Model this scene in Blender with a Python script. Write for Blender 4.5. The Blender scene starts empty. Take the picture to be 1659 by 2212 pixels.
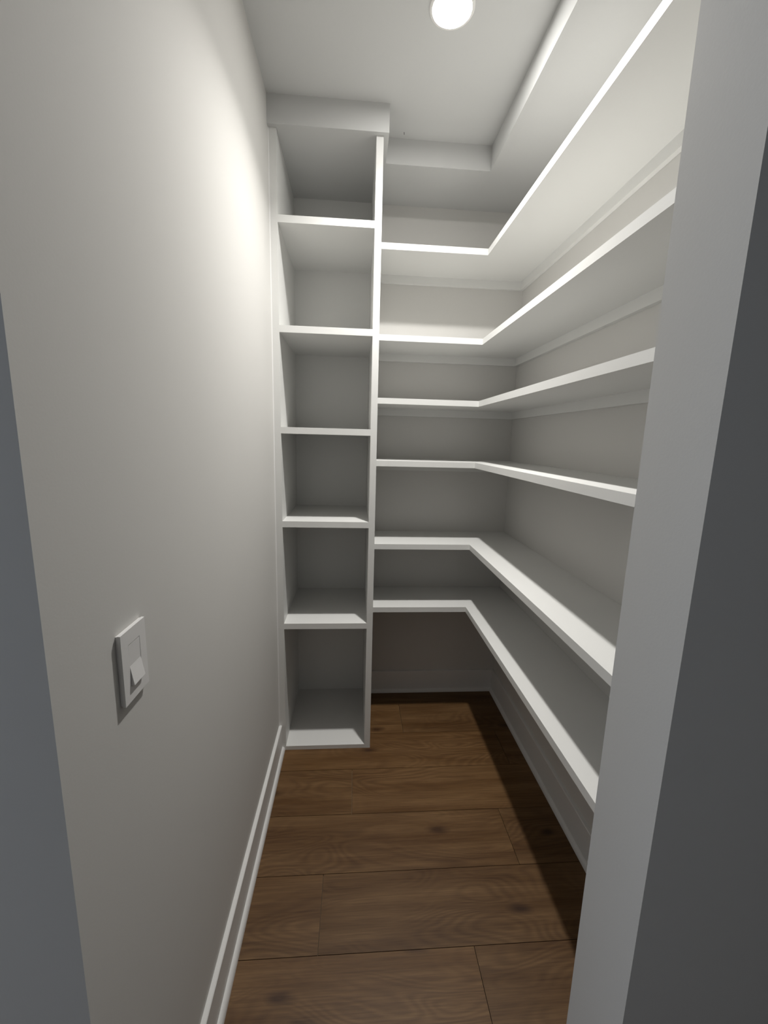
import bpy, bmesh, math, random
from mathutils import Matrix, Vector

scene = bpy.context.scene
C = scene.collection

# ------------------------------------------------------------------ camera, world, exposure
F_PX = 894.46                                   # focal length in pixels of a 1659 x 2212 frame
cam_data = bpy.data.cameras.new('camera')
cam_data.sensor_fit = 'HORIZONTAL'
cam_data.sensor_width = 36.0
cam_data.lens = F_PX / 1659 * 36
cam_data.clip_start = 0.01
cam = bpy.data.objects.new('camera', cam_data)
C.objects.link(cam)
_r = Vector((0.997263, -0.06915419, 0.02615731))
_u = Vector((-0.013829, 0.17307514, 0.98481153))
_f = Vector((0.07263102, 0.98247783, -0.1716451))
m = Matrix.Identity(4)
for i in range(3):
    m[i][0] = _r[i]; m[i][1] = _u[i]; m[i][2] = -_f[i]
m.translation = Vector((0.344, -0.4559, 1.5))
cam.matrix_world = m
scene.camera = cam

world = bpy.data.worlds.new('world')
scene.world = world
world.use_nodes = True
bg = world.node_tree.nodes['Background']
bg.inputs[0].default_value = (0.79, 0.90, 1.07, 1)      # dim daylight from the rooms around the hall
bg.inputs[1].default_value = 0.74

LAMP_STRENGTH = 140.0       # glowing diffuser
LAMP_WATTS = 10.0           # beam of the recessed LED
LAMP_COLOUR = (1.0, 0.978, 0.942, 1)

scene.view_settings.view_transform = 'Standard'
scene.view_settings.look = 'None'
scene.view_settings.exposure = 0.38
scene.view_settings.gamma = 1.0
scene.view_settings.use_curve_mapping = False

# ------------------------------------------------------------------ measured room (metres)
W, D, H = 1.2122, 1.8294, 2.7483               # right wall, back wall, ceiling
EX, ET = 0.7596, 0.1241                        # edge of the opening, wall thickness
YT, XL, XR0, XR1 = 1.358, 0.0309, 0.4112, 0.4388   # shelf tower: front, inner left, inner right, outer right
SFX, SFY, SFZ = 0.4586, 1.3397, 2.651          # soffit over the tower
BSY, RSX = 1.519, 0.912                        # soffit over back and right shelves
BY, RX = 1.5271, 0.9259                        # front edges of the L shelves
LT, TT = 0.0265, 0.0271
LS = [2.3507, 1.9711, 1.6923, 1.402, 0.9926, 0.6619]
TS = [2.3546, 1.9489, 1.5428, 1.1356, 0.6548, 0.0204]
LAMP = (0.610, 0.972)
HX0, HX1, HY0 = -1.7, 2.3, -1.25                # the hall in front, its unseen depth set for the light

# ------------------------------------------------------------------ materials
def new_mat(name):
    mt = bpy.data.materials.new(name); mt.use_nodes = True
    nt = mt.node_tree
    return mt, nt, nt.nodes['Principled BSDF']

def paint(name, col, rough=0.5, bump=0.0, scale=300.0, var=0.02, spec=0.3):
    mt, nt, b = new_mat(name)
    tc = nt.nodes.new('ShaderNodeTexCoord')
    n = nt.nodes.new('ShaderNodeTexNoise'); n.inputs['Scale'].default_value = 2.5; n.inputs['Detail'].default_value = 3
    nt.links.new(tc.outputs['Object'], n.inputs['Vector'])
    mix = nt.nodes.new('ShaderNodeMix'); mix.data_type = 'RGBA'
    mix.inputs[6].default_value = tuple(c * (1 - var) for c in col) + (1,)
    mix.inputs[7].default_value = tuple(min(1, c * (1 + var)) for c in col) + (1,)
    nt.links.new(n.outputs['Fac'], mix.inputs[0])
    nt.links.new(mix.outputs[2], b.inputs['Base Color'])
    b.inputs['Roughness'].default_value = rough
    b.inputs['Specular IOR Level'].default_value = spec
    if bump:
        n2 = nt.nodes.new('ShaderNodeTexNoise'); n2.inputs['Scale'].default_value = scale; n2.inputs['Detail'].default_value = 2
        nt.links.new(tc.outputs['Object'], n2.inputs['Vector'])
        bp = nt.nodes.new('ShaderNodeBump'); bp.inputs['Strength'].default_value = bump; bp.inputs['Distance'].default_value = 0.001
        nt.links.new(n2.outputs['Fac'], bp.inputs['Height'])
        nt.links.new(bp.outputs[0], b.inputs['Normal'])
    return mt

M_WALL = paint('wall_paint', (0.635, 0.625, 0.602), 0.75, 0.08, 260, spec=0.2)
M_CEIL = paint('ceiling_paint', (0.615, 0.618, 0.61), 0.9, 0.08, 220, spec=0.1)
M_SHELF = paint('shelf_paint', (0.74, 0.74, 0.722), 0.42, 0.12, 140, 0.012, spec=0.4)
M_TOWER = paint('tower_paint', (0.74, 0.74, 0.722), 0.42, 0.12, 140, 0.012, spec=0.4)
M_TRIM = paint('trim_paint', (0.73, 0.725, 0.71), 0.4, 0.1, 140, 0.012, spec=0.4)
M_PLATE = paint('switch_plastic', (0.80, 0.79, 0.78), 0.3, 0, var=0.005, spec=0.5)
M_DARK = paint('scuff_black', (0.03, 0.028, 0.025), 0.9)
M_SUB = paint('subfloor', (0.24, 0.18, 0.12), 0.9)
M_RING = paint('lamp_trim_white', (0.8, 0.79, 0.77), 0.4)

M_LED, nt, b = new_mat('led_diffuser')
em = nt.nodes.new('ShaderNodeEmission')
em.inputs[0].default_value = LAMP_COLOUR; em.inputs[1].default_value = LAMP_STRENGTH
nt.links.new(em.outputs[0], nt.nodes['Material Output'].inputs[0])

def wood():
    mt, nt, b = new_mat('oak_plank')
    N = nt.nodes.new; L = nt.links.new
    tc = N('ShaderNodeTexCoord'); oi = N('ShaderNodeObjectInfo')
    off = N('ShaderNodeVectorMath'); off.operation = 'MULTIPLY'
    comb = N('ShaderNodeCombineXYZ')
    for k in range(3): L(oi.outputs['Random'], comb.inputs[k])
    off.inputs[1].default_value = (13.0, 29.0, 7.0)
    L(comb.outputs[0], off.inputs[0])
    add = N('ShaderNodeVectorMath'); add.operation = 'ADD'
    L(tc.outputs['Object'], add.inputs[0]); L(off.outputs[0], add.inputs[1])
    # cathedral figure: contour lines of a stretched smooth noise
    mp = N('ShaderNodeMapping'); mp.inputs['Scale'].default_value = (1.9, 6.0, 1.0)
    L(add.outputs[0], mp.inputs[0])
    n1 = N('ShaderNodeTexNoise'); n1.inputs['Scale'].default_value = 1.0; n1.inputs['Detail'].default_value = 1.5
    n1.inputs['Roughness'].default_value = 0.4; n1.inputs['Distortion'].default_value = 0.6
    L(mp.outputs[0], n1.inputs['Vector'])
    mul = N('ShaderNodeMath'); mul.operation = 'MULTIPLY'; mul.inputs[1].default_value = 150.0
    L(n1.outputs['Fac'], mul.inputs[0])
    sn = N('ShaderNodeMath'); sn.operation = 'SINE'; L(mul.outputs[0], sn.inputs[0])
    rg = N('ShaderNodeMapRange'); rg.inputs['From Min'].default_value = -1; rg.inputs['From Max'].default_value = 1
    L(sn.outputs[0], rg.inputs['Value'])
    # fine pores
    mp2 = N('ShaderNodeMapping'); mp2.inputs['Scale'].default_value = (7.0, 230.0, 1.0)
    L(add.outputs[0], mp2.inputs[0])
    n2 = N('ShaderNodeTexNoise'); n2.inputs['Scale'].default_value = 1.0; n2.inputs['Detail'].default_value = 5; n2.inputs['Roughness'].default_value = 0.65
    L(mp2.outputs[0], n2.inputs['Vector'])
    # broad streaks
    mp3 = N('ShaderNodeMapping'); mp3.inputs['Scale'].default_value = (2.2, 22.0, 1.0)
    L(add.outputs[0], mp3.inputs[0])
    n3 = N('ShaderNodeTexNoise'); n3.inputs['Scale'].default_value = 1.0; n3.inputs['Detail'].default_value = 4
    L(mp3.outputs[0], n3.inputs['Vector'])
    r3 = N('ShaderNodeValToRGB')
    r3.color_ramp.elements[0].position = 0.28; r3.color_ramp.elements[0].color = (0.098, 0.046, 0.013, 1)
    r3.color_ramp.elements[1].position = 0.70; r3.color_ramp.elements[1].color = (0.182, 0.103, 0.043, 1)
    L(n3.outputs['Fac'], r3.inputs[0])
    dk = N('ShaderNodeMix'); dk.data_type = 'RGBA'; dk.blend_type = 'MULTIPLY'
    amt = N('ShaderNodeMath'); amt.operation = 'MULTIPLY'; amt.inputs[1].default_value = 0.55
    mp5 = N('ShaderNodeMapping'); mp5.inputs['Scale'].default_value = (2.0, 6.0, 1.0)
    L(add.outputs[0], mp5.inputs[0])
    n5 = N('ShaderNodeTexNoise'); n5.inputs['Scale'].default_value = 1.0; n5.inputs['Detail'].default_value = 1.0
    L(mp5.outputs[0], n5.inputs['Vector'])
    r5 = N('ShaderNodeMapRange'); r5.inputs['From Min'].default_value = 0.43; r5.inputs['From Max'].default_value = 0.64
    r5.inputs['To Min'].default_value = 0.12; r5.inputs['To Max'].default_value = 1.0
    L(n5.outputs['Fac'], r5.inputs['Value'])
    am2 = N('ShaderNodeMath'); am2.operation = 'MULTIPLY'
    L(rg.outputs[0], amt.inputs[0]); L(amt.outputs[0], am2.inputs[0]); L(r5.outputs[0], am2.inputs[1]); L(am2.outputs[0], dk.inputs[0])
    L(r3.outputs[0], dk.inputs[6]); dk.inputs[7].default_value = (0.56, 0.50, 0.45, 1)
    r2 = N('ShaderNodeMapRange'); r2.inputs['From Min'].default_value = 0.36; r2.inputs['From Max'].default_value = 0.60
    r2.inputs['To Min'].default_value = 0.60; r2.inputs['To Max'].default_value = 0.0
    L(n2.outputs['Fac'], r2.inputs['Value'])
    dk2 = N('ShaderNodeMix'); dk2.data_type = 'RGBA'; dk2.blend_type = 'MULTIPLY'
    L(r2.outputs[0], dk2.inputs[0]); L(dk.outputs[2], dk2.inputs[6]); dk2.inputs[7].default_value = (0.55, 0.48, 0.42, 1)
    # knots
    mp4 = N('ShaderNodeMapping'); mp4.inputs['Scale'].default_value = (2.6, 6.5, 0.0)
    L(add.outputs[0], mp4.inputs[0])
    nd = N('ShaderNodeTexNoise'); nd.inputs['Scale'].default_value = 9.0
    L(add.outputs[0], nd.inputs['Vector'])
    dv = N('ShaderNodeVectorMath'); dv.operation = 'MULTIPLY_ADD'; dv.inputs[1].default_value = (0.16, 0.16, 0)
    L(nd.outputs['Color'], dv.inputs[0]); L(mp4.outputs[0], dv.inputs[2])
    vo = N('ShaderNodeTexVoronoi'); vo.voronoi_dimensions = '2D'; vo.inputs['Scale'].default_value = 1.0
    L(dv.outputs[0], vo.inputs['Vector'])
    rk = N('ShaderNodeMapRange'); rk.inputs['From Min'].default_value = 0.03; rk.inputs['From Max'].default_value = 0.14
    rk.inputs['To Min'].default_value = 0.9; rk.inputs['To Max'].default_value = 0.0
    L(vo.outputs['Distance'], rk.inputs['Value'])
    sep = N('ShaderNodeSeparateColor'); L(vo.outputs['Color'], sep.inputs[0])
    gt = N('ShaderNodeMath'); gt.operation = 'GREATER_THAN'; gt.inputs[1].default_value = 0.66; L(sep.outputs[0], gt.inputs[0])
    km = N('ShaderNodeMath'); km.operation = 'MULTIPLY'; L(rk.outputs[0], km.inputs[0]); L(gt.outputs[0], km.inputs[1])
    dk3 = N('ShaderNodeMix'); dk3.data_type = 'RGBA'; dk3.blend_type = 'MULTIPLY'
    L(km.outputs[0], dk3.inputs[0]); L(dk2.outputs[2], dk3.inputs[6]); dk3.inputs[7].default_value = (0.32, 0.24, 0.18, 1)
    # plank to plank
    hv = N('ShaderNodeHueSaturation')
    vr = N('ShaderNodeMapRange'); vr.inputs['To Min'].default_value = 0.88; vr.inputs['To Max'].default_value = 1.12
    L(oi.outputs['Random'], vr.inputs['Value']); L(vr.outputs[0], hv.inputs['Value']); L(dk3.outputs[2], hv.inputs['Color'])
    L(hv.outputs[0], b.inputs['Base Color'])
    b.inputs['Roughness'].default_value = 0.5
    b.inputs['Specular IOR Level'].default_value = 0.35
    bp = N('ShaderNodeBump'); bp.inputs['Strength'].default_value = 0.25; bp.inputs['Distance'].default_value = 0.0006
    L(n2.outputs['Fac'], bp.inputs['Height']); L(bp.outputs[0], b.inputs['Normal'])
    return mt
M_WOOD = wood()

# ------------------------------------------------------------------ helpers
def link(name, me, mat, parent=None):
    o = bpy.data.objects.new(name, me); C.objects.link(o)
    me.materials.append(mat)
    if parent: o.parent = parent
    return o

def from_bm(name, bm, mat, parent=None, bevel=0.0, seg=2, smooth=False):
    if bevel:
        es = [e for e in bm.edges if len(e.link_faces) == 2 and e.calc_face_angle(0) > 0.5]
        bmesh.ops.bevel(bm, geom=es, offset=bevel, segments=seg, profile=0.5, affect='EDGES', clamp_overlap=True)
    bmesh.ops.recalc_face_normals(bm, faces=bm.faces)
    if smooth:
        for f in bm.faces: f.smooth = True
    me = bpy.data.meshes.new(name); bm.to_mesh(me); bm.free()
    return link(name, me, mat, parent)

def box(name, a, c, mat, parent=None, bevel=0.0, seg=2, origin=None):
    """axis-aligned box between corners a and c; with origin the mesh is stored around it"""
    bm = bmesh.new()
    o = Vector(origin) if origin else Vector((0, 0, 0))
    vs = [bm.verts.new(Vector((x, y, z)) - o) for x in (a[0], c[0]) for y in (a[1], c[1]) for z in (a[2], c[2])]
    for q in ((0, 1, 3, 2), (4, 6, 7, 5), (0, 4, 5, 1), (2, 3, 7, 6), (0, 2, 6, 4), (1, 5, 7, 3)):
        bm.faces.new([vs[i] for i in q])
    ob = from_bm(name, bm, mat, parent, bevel, seg)
    if origin: ob.location = o
    return ob

def prism(name, poly, lo, hi, mat, parent=None, bevel=0.0, axis='Z', seg=2):
    """polygon extruded along Z (poly in xy) or Y (poly in xz)"""
    bm = bmesh.new()
    mk = (lambda p, t: (p[0], p[1], t)) if axis == 'Z' else (lambda p, t: (p[0], t, p[1]))
    A = [bm.verts.new(mk(p, lo)) for p in poly]; B = [bm.verts.new(mk(p, hi)) for p in poly]
    n = len(poly)
    bm.faces.new(A); bm.faces.new(B)
    for i in range(n): bm.faces.new((A[i], A[(i + 1) % n], B[(i + 1) % n], B[i]))
    return from_bm(name, bm, mat, parent, bevel, seg)

def sweep(name, path, profile, mat, parent=None, left=True):
    """profile [(out, up)] swept along an xy path with mitred corners; 'out' points to the path's right side"""
    bm = bmesh.new(); rings = []
    P = [Vector((p[0], p[1])) for p in path]
    def nrm(d): d = d.normalized(); return Vector((d.y, -d.x))
    for i, p in enumerate(P):
        n0 = nrm(P[i] - P[i - 1]) if i > 0 else None
        n1 = nrm(P[i + 1] - P[i]) if i < len(P) - 1 else None
        if n0 is None: d = n1
        elif n1 is None: d = n0
        else:
            s = n0 + n1; d = s / s.dot(n0)
        rings.append([bm.verts.new((p.x + d.x * o, p.y + d.y * o, z)) for o, z in profile])
    k = len(profile)
    for a, b_ in zip(rings[:-1], rings[1:]):
        for j in range(k): bm.faces.new((a[j], a[(j + 1) % k], b_[(j + 1) % k], b_[j]))
    bm.faces.new(rings[0]); bm.faces.new(rings[-1])
    return from_bm(name, bm, mat, parent)

def lathe(name, prof, mat, parent=None, n=64, cap=False):
    bm = bmesh.new(); rings = []
    for r_, z in prof:
        rings.append([bm.verts.new((r_ * math.cos(2 * math.pi * i / n), r_ * math.sin(2 * math.pi * i / n), z)) for i in range(n)])
    for a, b_ in zip(rings[:-1], rings[1:]):
        for i in range(n): bm.faces.new((a[i], a[(i + 1) % n], b_[(i + 1) % n], b_[i]))
    if cap:
        bm.faces.new(rings[0]); bm.faces.new(rings[-1])
    return from_bm(name, bm, mat, parent)

def empty(name, loc):
    o = bpy.data.objects.new(name, None); C.objects.link(o); o.location = loc; o.empty_display_size = 0.05
    return o

def adopt(ch, par):
    """parent keeping world placement (things sit at a translated empty)"""
    ch.parent = par
    ch.matrix_parent_inverse = Matrix.Translation(-Vector(par.location))
    return ch

def tag(o, label, cat, group=None):
    o['label'] = label; o['category'] = cat
    if group: o['group'] = group
    return o

def struct(o, label, cat):
    o['kind'] = 'structure'
    return tag(o, label, cat)

# ------------------------------------------------------------------ shell
wl = prism('wall_left', [(0, 0), (0, D), (-0.12, D), (-0.12, ET), (HX0, ET), (HX0, 0)], 0, H, M_WALL, bevel=0.004)
struct(wl, 'warm off-white painted wall with the light switch on it', 'wall')
wf = prism('wall_front', [(EX, 0), (EX, 2.42), (0, 2.42), (0, H), (HX1, H), (HX1, 0)], 0, ET, M_WALL, bevel=0.003, axis='Y')
struct(wf, 'plain painted wall end at the pantry opening, in front of the corner shelves', 'wall')
wb = box('wall_back', (-0.12, D, 0), (W + 0.12, D + 0.12, H), M_WALL)
struct(wb, 'warm white end wall behind the shelf tower and corner shelves', 'wall')
wr = box('wall_right', (W, ET, 0), (W + 0.12, D, H), M_WALL)
struct(wr, 'warm white long side wall carrying the corner shelves', 'wall')
ce = box('ceiling', (HX0, HY0, H), (HX1, D + 0.12, H + 0.1), M_CEIL)
struct(ce, 'flat matt white ceiling with a round recessed light', 'ceiling')
sc = prism('scuff_mark', [(0.5275, 1.482), (0.5295, 1.4815), (0.5315, 1.495), (0.5292, 1.4955)], H - 0.0006, H + 0.0004, M_DARK, parent=ce)
sc['label'] = 'tiny dark scuff on the ceiling'
so = prism('trim_1', [(0, SFY), (SFX, SFY), (SFX, BSY), (RSX, BSY), (RSX, ET), (W, ET), (W, D), (0, D)], SFZ, H, M_CEIL, bevel=0.003)
struct(so, 'boxed white soffit stepping around the ceiling above the shelves', 'soffit')

hb = box('wall_hall_light_block', (HX0, HY0 - 0.12, 0), (HX1 + 0.12, HY0, H), M_WALL)  # unseen wall, added to narrow the hall and limit light on its walls
struct(hb, 'plain unseen wall across the hall, added to shape the hall light', 'wall')
he = box('wall_hall_end_light_block', (HX1, HY0, 0), (HX1 + 0.12, 0.0, H), M_WALL)  # unseen, added so that hall light enters only from the left
struct(he, 'plain unseen wall at the hall end, added to block light from the right', 'wall')

fl = box('floor', (HX0, HY0, -0.08), (HX1, D + 0.12, -0.009), M_SUB)
struct(fl, 'wood plank floor of warm brown oak boards', 'floor')
random.seed(4)
PW = 0.2322; Y0 = 0.5287
JOINTS = {0: 0.2558, 1: 0.9599, 2: 0.3527, 3: -0.42, 4: 0.617, 5: -0.1, -1: 0.7246, -2: 0.1, -3: 1.0, -4: 0.45}
PL = 1.52
for k in range(-13, 7):
    ya, yb = Y0 + k * PW, Y0 + (k + 1) * PW
    ya = max(ya, HY0); yb = min(yb, D + 0.10)
    if yb - ya < 0.02: continue
    j = JOINTS.get(k, random.uniform(-0.7, 0.8))
    xs = [HX0] + [x for x in (j - PL, j, j + PL) if HX0 + 0.05 < x < HX1 - 0.05] + [HX1]
    gp = 0.0009
    for xa, xb in zip(xs[:-1], xs[1:]):
        if ya > ET and xb < -0.12: continue                       # beyond the side wall
        xa2, xb2 = (max(xa, -0.10), min(xb, W + 0.10)) if ya >= ET else (xa, xb)
        if xb2 - xa2 < 0.02: continue
        cx, cy = (xa2 + xb2) / 2, (ya + yb) / 2
        p = box('floor_plank', (xa2 + gp, ya + gp, -0.009), (xb2 - gp, yb - gp, 0.0), M_WOOD, bevel=0.0019, seg=1, origin=(cx, cy, 0))
        p.parent = fl

# baseboards with quarter-round shoe
BH, BT, SR = 0.133, 0.0135, 0.0135
bprof = [(0, 0), (BT, 0), (BT, BH - 0.002), (BT - 0.002, BH), (0, BH)]
sprof = [(BT, 0), (BT + SR, 0)] + [(BT + SR * math.cos(a), 0.019 * math.sin(a)) for a in [math.pi / 2 * i / 8 for i in range(1, 8)]] + [(BT, 0.019)]
def baseboard(name, path, label):
    o = sweep(name, path, bprof, M_TRIM); struct(o, label, 'baseboard')
    sweep('shoe_molding', path, sprof, M_TRIM, parent=o)
baseboard('baseboard_left', [(HX0, 0), (0, 0), (0, YT)], 'white baseboard and shoe molding along the wall with the switch')
baseboard('baseboard_back', [(XR1, D), (W, D), (W, ET)], 'white baseboard and shoe molding in the shade under the corner shelves')
baseboard('baseboard_front', [(EX, ET), (EX, 0), (HX1, 0)], 'white baseboard wrapping the wall end at the opening')

# ------------------------------------------------------------------ shelf tower
t = empty('shelf_tower', (0.0, YT, 0.0))
tag(t, 'tall narrow white shelving tower with six open cubbies against the side wall', 'shelving tower')
lp = box('side_panel', (0.0005, YT, 0), (XL, D - 0.001, SFZ), M_TOWER, bevel=0.0012); adopt(lp, t)
rp = box('side_panel', (XR0, YT, 0), (XR1, D - 0.001, SFZ), M_TOWER, bevel=0.0015); adopt(rp, t)
bk = box('back_panel', (XL, D - 0.006, 0), (XR0, D - 0.001, SFZ), M_TOWER); adopt(bk, t)
for z in TS:
    s = box('shelf', (XL - 0.0003, YT + 0.0004, max(z - TT, 0.0)), (XR0 + 0.0003, D - 0.005, z), M_TOWER, bevel=0.0012); adopt(s, t)
ck = prism('caulk_bead', [(0.0003, YT + 0.001), (0.0003, YT - 0.005), (0.0018, YT - 0.0025), (0.0045, YT + 0.001)], BH, SFZ, M_TRIM); adopt(ck, t)

# ------------------------------------------------------------------ L-shaped corner shelves
ORD = ['topmost white L-shaped corner shelf, just below the boxed soffit',
       'second white L-shaped corner shelf from the top',
       'third white L-shaped corner shelf from the top',
       'fourth white L-shaped corner shelf from the top, at about eye level',
       'fifth white L-shaped corner shelf from the top, above the lowest one',
       'lowest white L-shaped corner shelf, with open floor beneath it']
CL, CT = 0.0375, 0.018
for z, lab in zip(LS, ORD):
    e = empty('corner_shelf', (RX, BY, z - LT))
    tag(e, lab, 'shelf', 'L-shaped shelves stacked in the pantry corner')
    ED = 0.0185
    parts = [
        box('shelf_board', (XR1, BY + ED, z - LT + 0.0003), (RX + ED, D - 0.0005, z - 0.0002), M_SHELF),
        box('shelf_board', (RX + ED, ET + 0.0005, z - LT + 0.0003), (W - 0.0005, D - 0.0005, z - 0.0002), M_SHELF),
        # mitred edge strips
        prism('edge_strip', [(XR1, BY), (RX, BY), (RX + ED, BY + ED), (XR1, BY + ED)], z - LT, z, M_SHELF, bevel=0.0012),
        prism('edge_strip', [(RX, ET + 0.0005), (RX + ED, ET + 0.0005), (RX + ED, BY + ED), (RX, BY)], z - LT, z, M_SHELF, bevel=0.0012),
        box('cleat', (XR1, D - CT, z - LT - CL), (W - 0.0005, D - 0.0005, z - LT + 0.0004), M_SHELF, bevel=0.001),
        box('cleat', (W - CT, ET + 0.0005, z - LT - CL), (W - 0.0005, D - CT, z - LT + 0.0004), M_SHELF, bevel=0.001),
    ]
    for p in parts: adopt(p, e)

# ------------------------------------------------------------------ light switch
PY0, PY1, PZ0, PZ1, PT = 0.130, 0.2005, 1.094, 1.208, 0.0078
sw = empty('light_switch', (0.0, (PY0 + PY1) / 2, PZ0))
tag(sw, 'white rocker light switch with a square-edged plate on the side wall', 'light switch')
yc, zc = (PY0 + PY1) / 2, (PZ0 + PZ1) / 2
def frame_plate(name, x0, x1, y0, y1, z0, z1, hy, hz, mat, bevel):
    bm = bmesh.new()
    def ring(x, a0, a1, b0, b1): return [bm.verts.new((x, y, z)) for y, z in ((a0, b0), (a1, b0), (a1, b1), (a0, b1))]
    A, B = ring(x0, y0, y1, z0, z1), ring(x1, y0, y1, z0, z1)
    c, d = ring(x0, yc - hy, yc + hy, zc - hz, zc + hz), ring(x1, yc - hy, yc + hy, zc - hz, zc + hz)
    for i in range(4):
        j = (i + 1) % 4
        bm.faces.new((A[i], A[j], B[j], B[i])); bm.faces.new((c[i], c[j], d[j], d[i]))
        bm.faces.new((B[i], B[j], d[j], d[i])); bm.faces.new((A[i], A[j], c[j], c[i]))
    return from_bm(name, bm, mat, None, bevel)
adopt(box('backing_plate', (0.0, PY0 + 0.0012, PZ0 + 0.0012), (0.0030, PY1 - 0.0012, PZ1 - 0.0012), M_PLATE), sw)
cp = adopt(frame_plate('cover_plate', 0.0030, PT, PY0, PY1, PZ0, PZ1, 0.0168, 0.0338, M_PLATE, 0.0006), sw)
bm = bmesh.new()                                             # rocker, lower half standing out
hy, hz = 0.0161, 0.0330
prof = [(0.0032, zc + hz - 0.0006), (PT - 0.0002, zc + hz - 0.0006), (PT - 0.0004, zc - 0.001), (PT + 0.0048, zc - hz + 0.001), (0.0032, zc - hz)]
A = [bm.verts.new((x, yc - hy, z)) for x, z in prof]; B = [bm.verts.new((x, yc + hy, z)) for x, z in prof]
bm.faces.new(A); bm.faces.new(B)
for i in range(5): bm.faces.new((A[i], A[(i + 1) % 5], B[(i + 1) % 5], B[i]))
adopt(from_bm('rocker', bm, M_PLATE), sw)

# ------------------------------------------------------------------ recessed light
lm = empty('recessed_light', (LAMP[0], LAMP[1], H))
tag(lm, 'round recessed LED ceiling light, switched on, glowing white', 'ceiling light')
R = 0.056
lathe('trim_ring', [(R, 0.001), (R, -0.0045), (R + 0.002, -0.006), (R + 0.009, -0.0045), (R + 0.011, -0.001), (R + 0.011, 0.001)], M_RING, lm)
lathe('diffuser', [(R, -0.0025), (R, -0.0035)], M_LED, lm, cap=True)
ld = bpy.data.lights.new('led_beam', 'AREA')
ld.shape = 'DISK'; ld.size = 0.064; ld.energy = LAMP_WATTS; ld.color = LAMP_COLOUR[:3]; ld.spread = math.radians(128)
lo = bpy.data.objects.new('led_beam', ld); C.objects.link(lo); lo.parent = lm; lo.location = (0, 0, -0.0055)
